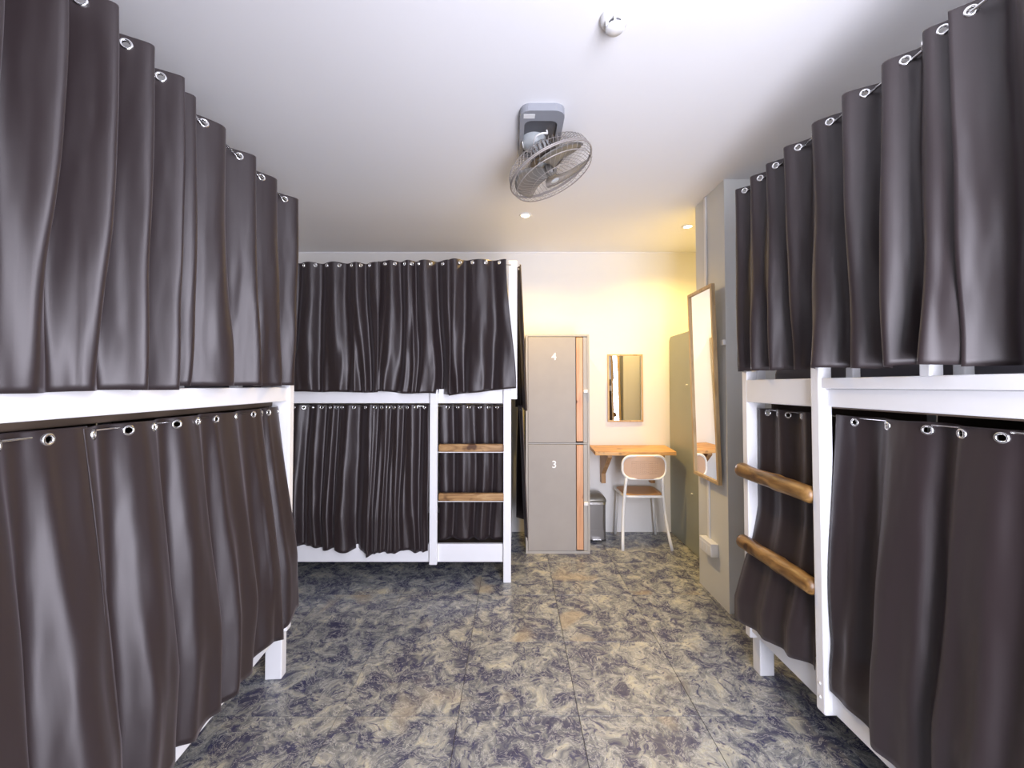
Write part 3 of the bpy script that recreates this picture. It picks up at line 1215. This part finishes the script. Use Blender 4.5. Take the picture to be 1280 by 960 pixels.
def frame_ring(bm, outer, inner, z0, z1):
    n = len(outer)
    vo0 = [bm.verts.new((x, y, z0)) for x, y in outer]
    vo1 = [bm.verts.new((x, y, z1)) for x, y in outer]
    vi0 = [bm.verts.new((x, y, z0)) for x, y in inner]
    vi1 = [bm.verts.new((x, y, z1)) for x, y in inner]
    for k in range(n):
        j = (k + 1) % n
        bm.faces.new((vo0[k], vo0[j], vo1[j], vo1[k]))
        bm.faces.new((vi0[k], vi1[k], vi1[j], vi0[j]))
        bm.faces.new((vo0[k], vi0[k], vi0[j], vo0[j]))
        bm.faces.new((vo1[k], vo1[j], vi1[j], vi1[k]))


bm = bmesh.new()
frame_ring(bm, rrect(px0, px1, py0, py1, .05), rrect(px0 + .022, px1 - .028, py0 + .075, py1 - .03, .035), -.036, 0)
obj('mount_housing', bm, M['fangrey'], fn)
bm = bmesh.new()
prism(bm, rrect(px0 + .012, px1 - .018, py0 + .07, py1 - .02, .035), 'z', -.018, -.004)
obj('recess_plate', bm, M['fandark'], fn)
bx('sticker', (-.088, -.035, -.235, -.205, -.0375, -.0362), M['plastic'], fn, 0)
# swivel neck from mount to motor
nrm = Vector((.38, -.03, -.90)).normalized()
rot = nrm.to_track_quat('Z', 'Y').to_matrix().to_4x4()      # local z = front direction of the fan
fl_c = FC - o0
TM = Matrix.Translation(fl_c) @ rot
back_pt = fl_c - nrm * .135
bm = bmesh.new()
lathe(bm, [(0, -.085), (.03, -.08), (.058, -.06), (.064, -.03), (.06, -.004)], 24, Matrix.Translation((-.03, -.01, 0)))
obj('swivel_dome', bm, M['fanlight'], fn, True)
bm = bmesh.new()
tube(bm, [(-.03, -.01, -.05), (-.035, -.01, -.085), back_pt], [.026, .026, .03], 14)
obj('neck', bm, M['fanlight'], fn, True)
bm = bmesh.new()
lathe(bm, [(0, -.150), (.045, -.145), (.060, -.125), (.062, -.06), (.055, -.04), (0, -.038)], 28, TM)
obj('motor_housing', bm, M['fanlight'], fn, True)
bm = bmesh.new()
for k in range(18):
    a = 2 * PI * k / 18
    box(bm, .060, .066, -.003, .003, -.125, -.055, 0, TM @ Matrix.Rotation(a, 4, 'Z'))
lathe(bm, [(.0, -.058), (.098, -.056), (.100, -.048), (0, -.046)], 24, TM)
obj('motor_vents', bm, M['motor'], fn)
RC = .222


def cage(bm, prof, nw, rw, twist=0.0, sides=5):
    for k in range(nw):
        a0 = 2 * PI * k / nw
        pts = []
        for i, (r, z) in enumerate(prof):
            a = a0 + twist * i / (len(prof) - 1)
            pts.append(TM @ Vector((r * math.cos(a), r * math.sin(a), z)))
        tube(bm, pts, rw, sides, cap=False)


def hoop(bm, r, z, rw, seg=48):
    tube(bm, [TM @ Vector((r * math.cos(2 * PI * k / seg), r * math.sin(2 * PI * k / seg), z)) for k in range(seg)], rw, 6, closed=True)


bm = bmesh.new()
cage(bm, [(.06, -.072), (.12, -.075), (.185, -.068), (.212, -.045), (RC, -.005)], 60, .0013, .25)
hoop(bm, .065, -.072, .002)
hoop(bm, .15, -.073, .0015)
hoop(bm, RC, -.003, .0035)
rg = obj('rear_grille', bm, M['wire'], fn, True)
bm = bmesh.new()
cage(bm, [(.024, .060), (.12, .058), (.185, .050), (.212, .034), (RC, .003)], 48, .0007, -.25)
hoop(bm, .03, .060, .0015)
hoop(bm, .13, .058, .0014)
hoop(bm, .205, .039, .0025)
hoop(bm, RC, .004, .0035)
obj('front_grille', bm, M['wire'], fn, True)
bm = bmesh.new()
lathe(bm, [(0, .062), (.018, .061), (.024, .058), (.024, .056), (0, .056)], 24, TM)
obj('centre_badge', bm, M['fanlight'], fn, True)
bm = bmesh.new()
lathe(bm, [(0, .030), (.02, .028), (.03, .015), (.032, -.025), (0, -.026)], 20, TM)
obj('hub', bm, M['blade'], fn, True)
for k in range(3):
    bm = bmesh.new()
    a0 = 2 * PI * k / 3 + R(20)
    nu, nv = 10, 8
    g = []
    for i in range(nu + 1):
        r = .028 + (.198 - .028) * i / nu
        half = R(14 + 30 * math.sin(PI * min(1, (i + 2) / (nu + 3)) * .62))
        row = []
        for j in range(nv + 1):
            t = j / nv * 2 - 1
            a = a0 + half * t + .35 * (i / nu)
            z = .004 + .022 * t * (1 - .4 * i / nu)
            row.append(bm.verts.new(TM @ Vector((r * math.cos(a), r * math.sin(a), z))))
        g.append(row)
    for i in range(nu):
        for j in range(nv):
            bm.faces.new((g[i][j], g[i + 1][j], g[i + 1][j + 1], g[i][j + 1]))
    bl_ = obj('blade', bm, M['blade'], fn, True)
    so = bl_.modifiers.new('t', 'SOLIDIFY')
    so.thickness = .0025
# white looped cable in front of the recess
bm = bmesh.new()
cab = [(.005, .02, -.10), (-.02, -.03, -.11), (-.035, -.10, -.105), (-.03, -.15, -.095), (-.005, -.172, -.09), (.02, -.168, -.085), (.028, -.150, -.075), (.026, -.145, -.056)]
sm = []
for i in range(len(cab) - 1):
    p0, p1, p2, p3 = [Vector(cab[max(0, min(len(cab) - 1, i + q))]) for q in (-1, 0, 1, 2)]
    for k in range(5):
        t = k / 5
        sm.append(.5 * ((2 * p1) + (p2 - p0) * t + (2 * p0 - 5 * p1 + 4 * p2 - p3) * t * t + (3 * p1 - p0 - 3 * p2 + p3) * t ** 3))
sm.append(Vector(cab[-1]))
tube(bm, sm, .0045, 8)
obj('cable', bm, M['plastic'], fn, True)
bm = bmesh.new()
tube(bm, [(-.075, .02, -.02), (-.085, -.02, -.07), (-.09, -.05, -.056)], .003, 6)
obj('cord', bm, M['plastic'], fn, True)
